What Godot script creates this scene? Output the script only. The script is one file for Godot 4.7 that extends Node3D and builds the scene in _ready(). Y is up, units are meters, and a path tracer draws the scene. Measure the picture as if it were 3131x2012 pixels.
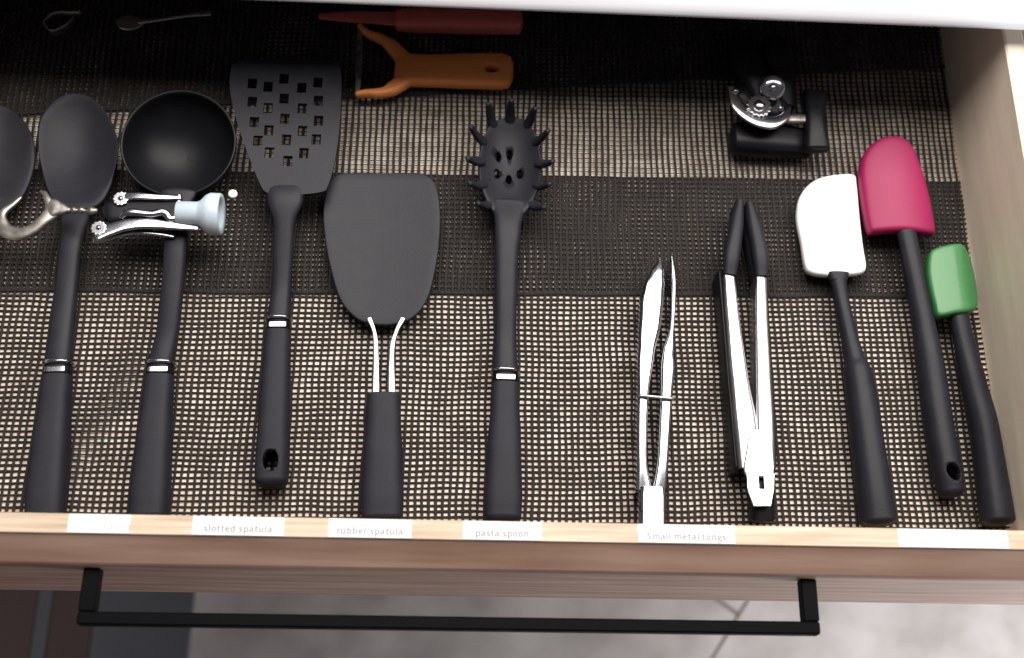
extends Node3D
# A pulled-out kitchen drawer of utensils on two overlapping non-slip liners. Metres; the floor is y = 0, the liner lies at y = 0.75.

const LINER := 0.75
var M := {}
var used_names := {}

# ---------------------------------------------------------------- naming
func numbered(called: String) -> String:
	var n: int = used_names.get(called, 0)
	used_names[called] = n + 1
	return called if n == 0 else "%s_%03d" % [called, n]

func thing(called: String, label: String, category: String, at: Vector3, group := "") -> Node3D:
	var o := Node3D.new()
	o.name = numbered(called)
	o.position = at
	add_child(o)
	o.set_meta("label", label)
	o.set_meta("category", category)
	if group:
		o.set_meta("group", group)
	return o

func place(o: Node3D, parent: Node3D) -> void:
	parent.add_child(o, true)
	var p := Vector3.ZERO
	var up: Node = parent
	while up is Node3D and up != self:
		p += up.position
		up = up.get_parent()
	o.position -= p

func commit(st: SurfaceTool, called: String, m: Material, parent: Node3D, normals := true) -> MeshInstance3D:
	if normals:
		st.index()
		st.generate_normals()
	var o := MeshInstance3D.new()
	o.mesh = st.commit()
	o.material_override = m
	o.name = called
	if parent == self:
		o.name = numbered(called)
		add_child(o, true)
	else:
		place(o, parent)
	return o

func mb(smooth := true) -> SurfaceTool:
	var st := SurfaceTool.new()
	st.begin(Mesh.PRIMITIVE_TRIANGLES)
	st.set_smooth_group(0 if smooth else 0xFFFFFFFF)
	return st

func quad(st: SurfaceTool, a: Vector3, b: Vector3, c: Vector3, d: Vector3) -> void:
	for p in [a, c, b, a, d, c]:
		st.add_vertex(p)

# ---------------------------------------------------------------- shapes
func bevel_box(st: SurfaceTool, lo: Vector3, hi: Vector3, r := 0.001) -> void:
	st.set_smooth_group(0xFFFFFFFF)
	var c := (lo + hi) / 2
	var h := (hi - lo) / 2
	r = minf(r, minf(h.x, minf(h.y, h.z)) * 0.9)
	for ax in 3:
		var u := (ax + 1) % 3
		var v := (ax + 2) % 3
		for s in [-1.0, 1.0]:
			var q := []
			for k in [[-1, -1], [1, -1], [1, 1], [-1, 1]]:
				var p := Vector3.ZERO
				p[ax] = s * h[ax]
				p[u] = k[0] * (h[u] - r)
				p[v] = k[1] * (h[v] - r)
				q.append(c + p)
			if s > 0:
				quad(st, q[0], q[1], q[2], q[3])
			else:
				quad(st, q[3], q[2], q[1], q[0])
	for ax in 3:
		var u := (ax + 1) % 3
		var v := (ax + 2) % 3
		for su in [-1.0, 1.0]:
			for sv in [-1.0, 1.0]:
				var q := []
				for k in [[-1, 0], [1, 0], [1, 1], [-1, 1]]:
					var p := Vector3.ZERO
					p[ax] = k[0] * (h[ax] - r)
					p[u] = su * (h[u] - (r if k[1] else 0.0))
					p[v] = sv * (h[v] - (0.0 if k[1] else r))
					q.append(c + p)
				if su * sv > 0:
					quad(st, q[0], q[1], q[2], q[3])
				else:
					quad(st, q[3], q[2], q[1], q[0])
	for sx in [-1.0, 1.0]:
		for sy in [-1.0, 1.0]:
			for sz in [-1.0, 1.0]:
				var a := c + Vector3(sx * h.x, sy * (h.y - r), sz * (h.z - r))
				var b := c + Vector3(sx * (h.x - r), sy * h.y, sz * (h.z - r))
				var d := c + Vector3(sx * (h.x - r), sy * (h.y - r), sz * h.z)
				for p in ([a, d, b] if sx * sy * sz > 0 else [a, b, d]):
					st.add_vertex(p)

func box_part(called: String, lo: Vector3, hi: Vector3, m: Material, parent: Node3D, r := 0.001) -> MeshInstance3D:
	var st := mb(false)
	bevel_box(st, lo, hi, r)
	return commit(st, called, m, parent)

func catmull(a, b, c, d, t: float):
	return 0.5 * (2.0 * b + (c - a) * t + (2.0 * a - 5.0 * b + 4.0 * c - d) * t * t + (3.0 * b - 3.0 * c + d - a) * t * t * t)

func smooth_outline(o: PackedVector2Array, sub := 5) -> PackedVector2Array:
	var out := PackedVector2Array()
	var n := o.size()
	for i in n:
		for k in sub:
			out.append(catmull(o[(i + n - 1) % n], o[i], o[(i + 1) % n], o[(i + 2) % n], float(k) / sub))
	return out

# stations: [centre, half width, half height]; the section is a superellipse of exponent e, the ends are rounded off by dome metres
func loft(st: SurfaceTool, stations: Array, e := 2.4, sub := 6, dome0 := 0.003, dome1 := 0.003, n := 28, twist := 0.0) -> void:
	st.set_smooth_group(0)
	var pts := []
	var m := stations.size()
	for i in m - 1:
		for k in sub + (1 if i == m - 2 else 0):
			var t := float(k) / sub
			var a = stations[maxi(i - 1, 0)]
			var b = stations[i]
			var c = stations[i + 1]
			var d = stations[mini(i + 2, m - 1)]
			pts.append([catmull(a[0], b[0], c[0], d[0], t), lerpf(b[1], c[1], smoothstep(0, 1, t)), lerpf(b[2], c[2], smoothstep(0, 1, t))])
	var rings := []
	var last := pts.size() - 1
	for i in pts.size():
		var tan: Vector3 = (pts[mini(i + 1, last)][0] - pts[maxi(i - 1, 0)][0]).normalized()
		var side := tan.cross(Vector3.UP).normalized() if absf(tan.y) < 0.98 else Vector3.RIGHT
		var up := side.cross(tan).normalized()
		var roll := twist * i / last
		var sd := side * cos(roll) + up * sin(roll)
		up = up * cos(roll) - side * sin(roll)
		if i == 0 and dome0 > 0:
			for k in [0.15, 0.45, 0.75, 0.93]:
				var w: float = sqrt(1 - (1 - k) * (1 - k))
				rings.append([pts[0][0] - tan * dome0 * (1 - k), sd * pts[0][1] * w, up * pts[0][2] * w])
		rings.append([pts[i][0], sd * pts[i][1], up * pts[i][2]])
		if i == last and dome1 > 0:
			for k in [0.93, 0.75, 0.45, 0.15]:
				var w: float = sqrt(1 - (1 - k) * (1 - k))
				rings.append([pts[i][0] + tan * dome1 * (1 - k), sd * pts[i][1] * w, up * pts[i][2] * w])
	var loops := []
	for r in rings:
		var loop := PackedVector3Array()
		for k in n:
			var a := TAU * k / n
			var x := signf(cos(a)) * pow(absf(cos(a)), 2.0 / e)
			var y := signf(sin(a)) * pow(absf(sin(a)), 2.0 / e)
			loop.append(r[0] + r[1] * x + r[2] * y)
		loops.append(loop)
	for i in loops.size() - 1:
		for k in n:
			var k2 := (k + 1) % n
			quad(st, loops[i][k], loops[i + 1][k], loops[i + 1][k2], loops[i][k2])
	var la: PackedVector3Array = loops[0]
	var lb: PackedVector3Array = loops[-1]
	var z: int = rings.size() - 1
	for k in n:
		var k2 := (k + 1) % n
		for p in [rings[0][0], la[k2], la[k], rings[z][0], lb[k], lb[k2]]:
			st.add_vertex(p)

func tube(st: SurfaceTool, path: Array, r: float, sub := 6, n := 12) -> void:
	var s := []
	for p in path:
		s.append([p, r, r])
	loft(st, s, 2.0, sub, r * 0.8, r * 0.8, n)

func ring_tube(st: SurfaceTool, centre: Vector3, ax: Vector3, ay: Vector3, r: float, from := 0.0, to := TAU, n := 40, m := 10) -> void:
	st.set_smooth_group(0)
	var nz := ax.cross(ay).normalized()
	var loops := []
	for i in n + 1:
		var a := lerpf(from, to, float(i) / n)
		var out := (ax * cos(a) + ay * sin(a))
		var loop := PackedVector3Array()
		for k in m:
			var b := TAU * k / m
			loop.append(centre + out + out.normalized() * r * cos(b) + nz * r * sin(b))
		loops.append(loop)
	for i in n:
		for k in m:
			quad(st, loops[i][k], loops[i][(k + 1) % m], loops[i + 1][(k + 1) % m], loops[i + 1][k])

# profile of (radius, along) pairs turned about the axis
func lathe(st: SurfaceTool, profile: PackedVector2Array, at: Vector3, basis: Basis, n := 40) -> void:
	st.set_smooth_group(0)
	for i in profile.size() - 1:
		for k in n:
			var a := TAU * k / n
			var b := TAU * (k + 1) / n
			var f := func(p: Vector2, t: float): return at + basis * Vector3(p.x * cos(t), p.y, p.x * sin(t))
			quad(st, f.call(profile[i], a), f.call(profile[i], b), f.call(profile[i + 1], b), f.call(profile[i + 1], a))

# a sheet with an outline in plan and rounded rim; top(x, z) gives the height of its upper face
func plate(st: SurfaceTool, outline: PackedVector2Array, top: Callable, thick: float, bevel := 0.002, sub := 5) -> void:
	st.set_smooth_group(0)
	var o := smooth_outline(outline, sub)
	var c := Vector2.ZERO
	for p in o:
		c += p
	c /= o.size()
	var loops := []
	var add := func(shrink: float, inset: float, drop: float, under: bool):
		var loop := PackedVector3Array()
		for p in o:
			var d: Vector2 = p - c
			var q: Vector2 = c + d * maxf(0.0, shrink - inset / d.length())
			var y: float = top.call(q.x, q.y)
			loop.append(Vector3(q.x, y - drop if not under else y - thick + drop, q.y))
		loops.append(loop)
	for f in [0.15, 0.35, 0.55, 0.75, 0.9]:
		add.call(f, bevel * f, 0.0, false)
	for k in [0.0, 0.3, 0.6, 1.0]:
		add.call(1.0, bevel * (1 - sin(k * PI / 2)), bevel * (1 - cos(k * PI / 2)), false)
	for k in [1.0, 0.6, 0.3, 0.0]:
		add.call(1.0, bevel * (1 - sin(k * PI / 2)), bevel * (1 - cos(k * PI / 2)), true)
	for f in [0.9, 0.75, 0.55, 0.35, 0.15]:
		add.call(f, bevel * f, 0.0, true)
	var n := o.size()
	var turn := Geometry2D.is_polygon_clockwise(o)
	for i in loops.size() - 1:
		for k in n:
			var k2 := (k + 1) % n
			if turn:
				quad(st, loops[i][k], loops[i + 1][k], loops[i + 1][k2], loops[i][k2])
			else:
				quad(st, loops[i][k2], loops[i + 1][k2], loops[i + 1][k], loops[i][k])
	var yc: float = top.call(c.x, c.y)
	var ends := [loops[0], loops[-1]]
	for e in 2:
		for k in n:
			var tip := [Vector3(c.x, yc - thick * e, c.y), ends[e][k], ends[e][(k + 1) % n]]
			if turn != (e == 1):
				tip.reverse()
			for p in tip:
				st.add_vertex(p)

func flat(y: float) -> Callable:
	return func(_x, _z): return y

func up(p: Vector3, h: float) -> Vector3:
	return Vector3(p.x, LINER + h, p.z)

# ---------------------------------------------------------------- materials
func noise_tex(freq: float, low: Color, high: Color, seed_: int, oct := 4, normal := 0.0, size := 512) -> NoiseTexture2D:
	var n := FastNoiseLite.new()
	n.noise_type = FastNoiseLite.TYPE_SIMPLEX_SMOOTH
	n.frequency = freq
	n.fractal_octaves = oct
	n.seed = seed_
	var t := NoiseTexture2D.new()
	t.width = size
	t.height = size
	t.seamless = true
	t.noise = n
	if normal > 0:
		t.as_normal_map = true
		t.bump_strength = normal
	else:
		var g := Gradient.new()
		g.set_color(0, low)
		g.set_color(1, high)
		t.color_ramp = g
	return t

func lin(r: float, g: float, b: float) -> Color:
	return Color(r, g, b).linear_to_srgb()

func mat(called: String, c: Color, rough: float, metal := 0.0) -> StandardMaterial3D:
	var m := StandardMaterial3D.new()
	m.resource_name = called
	m.albedo_color = c
	m.roughness = rough
	m.metallic = metal
	M[called] = m
	return m

func tri(m: StandardMaterial3D, scale: Vector3) -> void:
	m.uv1_triplanar = true
	m.uv1_world_triplanar = true
	m.uv1_scale = scale

func make_materials() -> void:
	var grain := noise_tex(0.012, Color(0.78, 0.74, 0.7), Color(1, 1, 1), 3, 5)
	var smudge := noise_tex(0.008, Color(0.55, 0.55, 0.55), Color(1, 1, 1), 8, 5)
	var faint := noise_tex(0.01, Color(0.86, 0.86, 0.86), Color(1, 1, 1), 14, 5)
	var fine := noise_tex(0.12, Color.BLACK, Color.WHITE, 5, 3, 3.0)
	var micro := noise_tex(0.03, Color.BLACK, Color.WHITE, 6, 4, 1.2)
	var m := mat("pale_wood", lin(0.74, 0.61, 0.47), 0.5)
	m.albedo_texture = grain
	tri(m, Vector3(1.3, 30, 30))
	m = mat("side_wood", lin(0.88, 0.78, 0.63), 0.45)
	m.albedo_texture = noise_tex(0.01, Color(0.95, 0.94, 0.93), Color(1, 1, 1), 51, 4)
	tri(m, Vector3(16, 16, 1.5))
	m = mat("front_wood", lin(0.53, 0.36, 0.28), 0.42)
	m.albedo_texture = noise_tex(0.01, Color(0.74, 0.68, 0.65), Color(1, 1, 1), 21, 5)
	tri(m, Vector3(1.0, 17, 17))
	m = mat("drawer_base", lin(0.82, 0.74, 0.64), 0.5)
	m.albedo_texture = grain
	tri(m, Vector3(3, 9, 9))
	m = mat("liner", lin(0.03, 0.0262, 0.025), 0.75)
	m.metallic_specular = 0.2
	m = mat("nylon", lin(0.02, 0.02, 0.0265), 0.5)
	m.metallic_specular = 0.3
	m.albedo_texture = faint
	m.roughness_texture = faint
	m.normal_enabled = true
	m.normal_texture = fine
	m.normal_scale = 0.12
	tri(m, Vector3(9, 9, 9))
	m = mat("nylon_dark", lin(0.008, 0.008, 0.0105), 0.45)
	m.metallic_specular = 0.3
	m.albedo_texture = faint
	m.roughness_texture = faint
	tri(m, Vector3(9, 9, 9))
	m = mat("grip", lin(0.021, 0.021, 0.0285), 0.62)
	m.metallic_specular = 0.3
	m.albedo_texture = faint
	m.roughness_texture = faint
	m.normal_enabled = true
	m.normal_texture = fine
	m.normal_scale = 0.15
	tri(m, Vector3(11, 11, 11))
	m = mat("chrome", lin(0.42, 0.42, 0.45), 0.17, 1.0)
	m.normal_enabled = true
	m.normal_texture = micro
	m.normal_scale = 0.05
	tri(m, Vector3(7, 7, 7))
	m = mat("steel", lin(0.55, 0.55, 0.57), 0.32, 1.0)
	m.normal_enabled = true
	m.normal_texture = micro
	m.normal_scale = 0.15
	tri(m, Vector3(40, 40, 2.5))
	m = mat("aged_steel", lin(0.42, 0.4, 0.37), 0.42, 0.85)
	m.albedo_texture = smudge
	tri(m, Vector3(14, 14, 14))
	m = mat("white_silicone", lin(0.86, 0.86, 0.85), 0.45)
	m = mat("pink_silicone", lin(0.26, 0.008, 0.066), 0.5)
	m.metallic_specular = 0.4
	m.normal_enabled = true
	m.normal_texture = micro
	m.normal_scale = 0.1
	tri(m, Vector3(8, 8, 8))
	m = mat("green_silicone", lin(0.045, 0.19, 0.06), 0.42)
	m = mat("orange_plastic", lin(0.86, 0.285, 0.07), 0.36)
	m = mat("red_plastic", lin(0.6, 0.13, 0.11), 0.4)
	m = mat("milky_plastic", lin(0.5, 0.6, 0.68), 0.3)
	m.subsurf_scatter_enabled = true
	m.subsurf_scatter_strength = 0.3
	m = mat("black_metal", lin(0.0035, 0.0035, 0.004), 0.5)
	m.metallic_specular = 0.14
	m = mat("counter_white", lin(0.78, 0.79, 0.84), 0.3)
	m = mat("paper", lin(0.86, 0.86, 0.87), 0.7)
	m = mat("ink", lin(0.28, 0.28, 0.32), 0.8)
	m = mat("pale_ink", lin(0.5, 0.49, 0.51), 0.8)  # paler lettering for the first and last labels
	m = mat("tile_stone", lin(0.57, 0.53, 0.51), 0.45)
	m.albedo_texture = noise_tex(0.006, Color(0.75, 0.74, 0.73), Color(1, 1, 1), 33, 6)
	tri(m, Vector3(2.2, 2.2, 2.2))
	m = mat("grout", lin(0.36, 0.31, 0.28), 0.9)
	m = mat("rug_slate", lin(0.105, 0.105, 0.118), 0.95)
	m.normal_enabled = true
	m.normal_texture = fine
	tri(m, Vector3(14, 14, 14))
	m = mat("rug_brown", lin(0.085, 0.056, 0.052), 0.95)
	m.normal_enabled = true
	m.normal_texture = fine
	tri(m, Vector3(14, 14, 14))

# ---------------------------------------------------------------- setting
func make_floor() -> void:
	var g := mb(false)
	quad(g, Vector3(-3, -0.004, 3), Vector3(3, -0.004, 3), Vector3(3, -0.004, -1.5), Vector3(-3, -0.004, -1.5))
	var fl := commit(g, "floor", M.grout, self)
	fl.set_meta("kind", "structure")
	fl.set_meta("label", "pale stone tile floor laid on the diagonal below the drawer")
	var w := 0.84
	var joint := Vector3(0.3482, 0.0000, 0.1126)
	var turn := Basis(Vector3.UP, deg_to_rad(-34.4))
	var meshes := []
	for v in 3:
		var st := mb(false)
		var k := 0.003 + 0.0006 * v
		bevel_box(st, Vector3(-w / 2 + k / 2, -0.012, -w / 2 + k / 2), Vector3(w / 2 - k / 2, 0.0005 * v, w / 2 - k / 2), 0.0015)
		st.index()
		st.generate_normals()
		meshes.append(st.commit())
	for i in range(-3, 4):
		for j in range(-4, 4):
			var local := Vector3((i + 0.5) * w, 0, (j + (0.0 if i % 2 == 0 else 0.5)) * w)
			if i == -1:
				local.z = (j + 0.5) * w
			var at := Vector3(joint.x, 0, joint.z) + turn * local
			if absf(at.x) > 2.2 or at.z > 1.9 or at.z < -1.1:
				continue
			var o := MeshInstance3D.new()
			o.mesh = meshes[posmod(i * 7 + j * 3, 3)]
			o.material_override = M.tile_stone
			o.name = "tile"
			fl.add_child(o, true)
			o.transform = Transform3D(turn, at)

func make_cabinet() -> void:
	var t := thing("base_cabinet", "pale wood base cabinet that the open drawer slides out of", "cabinet", Vector3(0, 0, -0.5))
	box_part("side_panel", Vector3(0.42, 0.1, -0.78), Vector3(0.438, 0.874, -0.232), M.pale_wood, t)
	box_part("side_panel", Vector3(-0.518, 0.1, -0.78), Vector3(-0.5, 0.874, -0.232), M.pale_wood, t)
	box_part("back_panel", Vector3(-0.5, 0.1, -0.79), Vector3(0.42, 0.874, -0.775), M.pale_wood, t)
	box_part("bottom_panel", Vector3(-0.5, 0.1, -0.774), Vector3(0.42, 0.118, -0.233), M.pale_wood, t)
	box_part("door", Vector3(-0.512, 0.11, -0.23), Vector3(-0.042, 0.56, -0.212), M.front_wood, t, 0.002)
	box_part("door", Vector3(-0.038, 0.11, -0.23), Vector3(0.432, 0.56, -0.212), M.front_wood, t, 0.002)
	box_part("toe_board", Vector3(-0.5, 0.0, -0.3), Vector3(0.42, 0.098, -0.285), M.pale_wood, t)
	var c := thing("countertop", "white countertop edge overhanging the back of the drawer", "countertop", Vector3(0, 0.875, -0.5))
	var st := mb(true)
	var prof := []
	# eased front edge: a small lower round, then a long soft slope up to the flat top
	for k in [[-0.216, 0.8745], [-0.2125, 0.8752], [-0.2108, 0.877], [-0.2112, 0.8792], [-0.2138, 0.8826], [-0.2185, 0.8872], [-0.2245, 0.8908], [-0.232, 0.8925], [-0.25, 0.893]]:
		prof.append(Vector2(k[0], k[1]))
	prof.append(Vector2(-0.82, 0.893))
	prof.append(Vector2(-0.82, 0.8745))
	for i in prof.size():
		var a: Vector2 = prof[i]
		var b: Vector2 = prof[(i + 1) % prof.size()]
		st.set_smooth_group(0 if i < 8 else i)
		quad(st, Vector3(-1.3, a.y, a.x), Vector3(1.3, a.y, a.x), Vector3(1.3, b.y, b.x), Vector3(-1.3, b.y, b.x))
	st.set_smooth_group(30)
	for s in [-1.3, 1.3]:
		for i in range(1, prof.size() - 1):
			var tri_ := [Vector3(s, prof[0].y, prof[0].x), Vector3(s, prof[i].y, prof[i].x), Vector3(s, prof[i + 1].y, prof[i + 1].x)]
			if s > 0:
				tri_.reverse()
			for p in tri_:
				st.add_vertex(p)
	commit(st, "slab", M.counter_white, c)

func make_rug() -> void:
	var t := thing("floor_runner", "dark slate and brown striped runner on the floor at left", "rug", Vector3(-0.75, 0, 0.3))
	var x := -0.379
	var strips := [["slate_stripe", 0.13, "rug_slate"], ["brown_stripe", 0.055, "rug_brown"], ["slate_stripe", 0.02, "rug_slate"], ["brown_stripe", 0.16, "rug_brown"], ["slate_stripe", 0.2, "rug_slate"]]
	for s in strips:
		box_part(s[0], Vector3(x - s[1] + 0.0006, 0.0015, -0.15), Vector3(x, 0.0075, 0.95), M[s[2]], t, 0.002)
		x -= s[1]

func make_drawer() -> void:
	var t := thing("drawer", "open pale wood drawer with labelled front rim and black bar pull", "drawer", Vector3(0, LINER - 0.01, 0))
	var y := LINER
	box_part("bottom_panel", Vector3(-0.46, y - 0.012, -0.62), Vector3(0.3835, y - 0.0015, 0.1695), M.drawer_base, t)
	box_part("side_panel", Vector3(0.384, y - 0.03, -0.62), Vector3(0.4, y + 0.108, 0.1695), M.side_wood, t, 0.0015)
	box_part("side_panel", Vector3(-0.476, y - 0.03, -0.62), Vector3(-0.4605, y + 0.108, 0.1695), M.side_wood, t, 0.0015)
	box_part("back_panel", Vector3(-0.46, y - 0.03, -0.636), Vector3(0.384, y + 0.1, -0.6205), M.side_wood, t)
	# front: a rim board with a broad chamfer down to its outer face
	var st := mb(false)
	var prof := [Vector2(0.17, -0.058), Vector2(0.17, 0.069), Vector2(0.171, 0.07), Vector2(0.1828, 0.07), Vector2(0.1842, 0.0694), Vector2(0.2003, 0.0547), Vector2(0.2014, 0.053), Vector2(0.202, 0.0505), Vector2(0.202, -0.0565), Vector2(0.2005, -0.058)]
	var poly := PackedVector2Array()
	for i in prof.size():
		poly.append(prof[i])
		var a: Vector2 = prof[i]
		var b: Vector2 = prof[(i + 1) % prof.size()]
		quad(st, Vector3(-0.5, y + b.y, b.x), Vector3(0.475, y + b.y, b.x), Vector3(0.475, y + a.y, a.x), Vector3(-0.5, y + a.y, a.x))
	var cut := Geometry2D.triangulate_polygon(poly)
	for s in [-0.5, 0.475]:
		for i in cut:
			st.add_vertex(Vector3(s, y + poly[i].y, poly[i].x))
	commit(st, "front_panel", M.front_wood, t)
	box_part("rim_edging", Vector3(-0.5, y + 0.0703, 0.1703), Vector3(0.475, y + 0.0713, 0.1838), M.pale_wood, t, 0.0004)
	# bar pull
	var hb := box_part("handle", Vector3(-0.2965, y + 0.0345, 0.2315), Vector3(0.2148, y + 0.0455, 0.2405), M.black_metal, t, 0.0012)
	for x in [[-0.2964, -0.2852], [0.2036, 0.2147]]:
		box_part("post", Vector3(x[0], y + 0.0346, 0.202), Vector3(x[1], y + 0.0454, 0.2314), M.black_metal, hb, 0.0008)
	var labels := [[208, 398, 1600, 1629, "             spoon", "l"], [588, 868, 1610, 1640, "slotted spatula", ""], [1003, 1258, 1617, 1646, "rubber spatula", ""], [1415, 1655, 1624, 1652, "pasta spoon", ""], [1950, 2245, 1634, 1662, "Small metal tongs", ""], [2745, 3080, 1648, 1675, "rubber scraper", ""]]
	var spots := [[Vector3(-0.3029, 0.8200, 0.1795), Vector3(-0.2616, 0.8200, 0.1787)], [Vector3(-0.2199, 0.8200, 0.1798), Vector3(-0.1583, 0.8200, 0.1787)], [Vector3(-0.1283, 0.8200, 0.1804), Vector3(-0.0716, 0.8200, 0.1794)], [Vector3(-0.0365, 0.8200, 0.1799), Vector3(0.0175, 0.8200, 0.1789)], [Vector3(0.0843, 0.8200, 0.1800), Vector3(0.1517, 0.8200, 0.1789)], [Vector3(0.2670, 0.8200, 0.1791), Vector3(0.3454, 0.8200, 0.1778)]]
	var font := SystemFont.new()
	font.font_names = PackedStringArray(["Droid Sans"])
	font.font_weight = 700
	for i in labels.size():
		var a: Vector3 = spots[i][0]
		var b: Vector3 = spots[i][1]
		var pl := box_part("paper_label", Vector3(a.x, y + 0.0714, 0.1707), Vector3(b.x, y + 0.0718, 0.1834), M.paper, t, 0.0001)
		var tm := TextMesh.new()
		tm.text = labels[i][4].strip_edges()
		tm.font = font
		tm.font_size = 32
		tm.pixel_size = 0.0046 / 23.0
		tm.depth = 0.0001
		var o := MeshInstance3D.new()
		o.name = "lettering"
		o.mesh = tm
		o.material_override = M.pale_ink if i in [0, 5] else M.ink
		var cx := (a.x + b.x) / 2 + (0.012 if i == 0 else 0.0)
		var width: float = tm.get_aabb().size.x
		var k: float = minf(1.0, (b.x - a.x) * 0.86 / width)
		o.transform = Transform3D(Basis(Vector3(k, 0, 0), Vector3(0, 0, -1), Vector3(0, 1, 0)), Vector3(cx, y + 0.07186, 0.179))
		place(o, pl)

# woven liner of coated strands; ripple widths vary so that some holes run together
func make_liner(label: String, z0: float, z1: float, lift: float, weft: float, warp: float, shift: float, seed_: int, lean := -0.0212) -> void:
	var n := FastNoiseLite.new()
	n.seed = seed_
	n.frequency = 22.0
	var n2 := FastNoiseLite.new()
	n2.seed = seed_ + 9
	n2.frequency = 60.0
	var st := mb(true)
	var px := 0.00516
	var pz := 0.00443
	var slow := FastNoiseLite.new()
	slow.seed = seed_ + 20
	slow.frequency = 9.0
	var fa := Vector3(-0.2919, 0.7500, 0.0390)
	var fb := Vector3(-0.3312, 0.7500, 0.1227)
	var fold := func(p: Vector3) -> Vector3:
		# a shallow ruck in the liner between the two left handles, and a gentle wander of the weave
		var ab := Vector2(fb.x - fa.x, fb.z - fa.z)
		var ap := Vector2(p.x - fa.x, p.z - fa.z)
		var along := clampf(ap.dot(ab) / ab.length_squared(), 0.0, 1.0)
		var off := ap - ab * along
		var g := exp(-off.length_squared() / (0.012 * 0.012))
		p.y += 0.0009 * g * (1.0 if lift == 0.0 else 0.0)
		p.x += 0.0016 * slow.get_noise_2d(p.x, p.z) + (0.0003 * g * signf(off.x) if lift == 0.0 else 0.0)
		p.z += 0.0014 * slow.get_noise_2d(p.x + 40.0, p.z)
		return p
	var sec := func(a: Vector3, hw: float, hh: float, side: Vector3) -> Array:
		return [a - side * hw, a - side * hw * 0.6 + Vector3(0, hh, 0), a + side * hw * 0.6 + Vector3(0, hh, 0), a + side * hw]
	var count := int(0.842 / px)
	for i in count:
		var x := -0.4585 + shift + i * px
		var prev := []
		var steps := int((z1 - z0) / 0.0075)
		for k in steps + 1:
			var z := lerpf(z0, z1, float(k) / steps)
			var hw: float = warp * (1.0 + 0.3 * n.get_noise_2d(x, z) + 0.22 * n2.get_noise_2d(x * 3, z))
			var dx: float = 0.0005 * n2.get_noise_2d(x + 5, z * 0.5)
			var q: Array = sec.call(fold.call(Vector3(x + dx, LINER + lift, z + x * lean)), hw, 0.0008, Vector3.RIGHT)
			if k:
				for s in 3:
					quad(st, prev[s], q[s], q[s + 1], prev[s + 1])
			prev = q
	count = int((z1 - z0) / pz)
	for j in count + 1:
		var z := z0 + j * (z1 - z0) / count
		var prev := []
		var steps := 160
		for k in steps + 1:
			var x := lerpf(-0.4585, 0.3825, float(k) / steps)
			var hw: float = weft * (1.0 + 0.5 * n.get_noise_2d(x * 1.4 + 3, z) + 0.3 * n2.get_noise_2d(x, z * 3))
			if j == 0 or j == count:
				hw = 0.0016
			var dz: float = 0.0004 * n2.get_noise_2d(x * 0.5, z + 7)
			var q: Array = sec.call(fold.call(Vector3(x, LINER + lift - 0.0003, z + dz + x * lean)), hw, 0.0008, Vector3.BACK)
			if k:
				for s in 3:
					quad(st, q[s], prev[s], prev[s + 1], q[s + 1])
			prev = q
	var o := commit(st, "drawer_liner", M.liner, self)
	o.set_meta("label", label)
	o.set_meta("category", "drawer liner")

# ---------------------------------------------------------------- utensils
# soft grip with two bright collar rings below the neck; ring is where the grip begins, tip is the far end, both at grip height
func grip(t: Node3D, ring: Vector3, tip: Vector3, w0: float, w1: float, hole := 0.0, m := "grip", collar := true) -> void:
	var d := (tip - ring).normalized()
	var L := ring.distance_to(tip)
	var st := mb()
	var h0 := 0.0095
	var h1 := 0.0125
	var s := [[ring + d * 0.011, w0, h0], [ring + d * 0.03, w0 * 1.05, h0 + 0.0008], [ring + d * L * 0.55, lerpf(w0, w1, 0.7), h1], [tip - d * 0.02, w1, h1], [tip - d * 0.004, w1 * 0.97, h1 * 0.93]]
	loft(st, s, 3.1, 6, 0.002, 0.006, 36)
	if hole > 0:
		st.index()
		st.generate_normals()
		var g := CSGCombiner3D.new()
		g.name = "grip"
		var body := CSGMesh3D.new()
		body.mesh = st.commit()
		body.material = M[m]
		g.add_child(body)
		var cyl := CSGCylinder3D.new()
		cyl.radius = 0.0062
		cyl.height = 0.06
		cyl.sides = 28
		cyl.operation = CSGShape3D.OPERATION_SUBTRACTION
		cyl.material = M.nylon_dark
		cyl.transform = Transform3D(Basis(Vector3(0.95, 0, 0), Vector3(0, 1, 0), d * 1.35), tip - d * hole)
		g.add_child(cyl)
		place(g, t)
	else:
		commit(st, "grip", M[m], t)
	if not collar:
		return
	var c := mb()
	loft(c, [[ring - d * 0.0006, w0 * 1.0, h0 * 1.0], [ring, w0 * 1.1, h0 * 1.14], [ring + d * 0.0012, w0 * 1.12, h0 * 1.17], [ring + d * 0.0024, w0 * 1.06, h0 * 1.08]], 2.8, 5, 0.0008, 0.0004, 36)
	var col := commit(c, "collar", M.chrome, t)
	var b := mb()
	loft(b, [[ring + d * 0.001, w0 * 0.98, h0 * 0.96], [ring + d * 0.0115, w0 * 0.98, h0 * 0.96]], 2.6, 2, 0.0, 0.0, 32)
	commit(b, "band", M.nylon_dark, col)
	var f := mb()
	var mid := ring + d * 0.0076 + Vector3(0, h0 * 0.98, 0)
	loft(f, [[mid - d * 0.0017, w0 * 0.72, 0.0008], [mid + d * 0.0017, w0 * 0.72, 0.0008]], 5.0, 2, 0.0006, 0.0006, 24)
	commit(f, "badge", M.chrome, col)

func neck(t: Node3D, stations: Array, m := "nylon", e := 2.6) -> MeshInstance3D:
	var st := mb()
	loft(st, stations, e, 7, 0.002, 0.004, 28)
	return commit(st, "neck", M[m], t)

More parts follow.
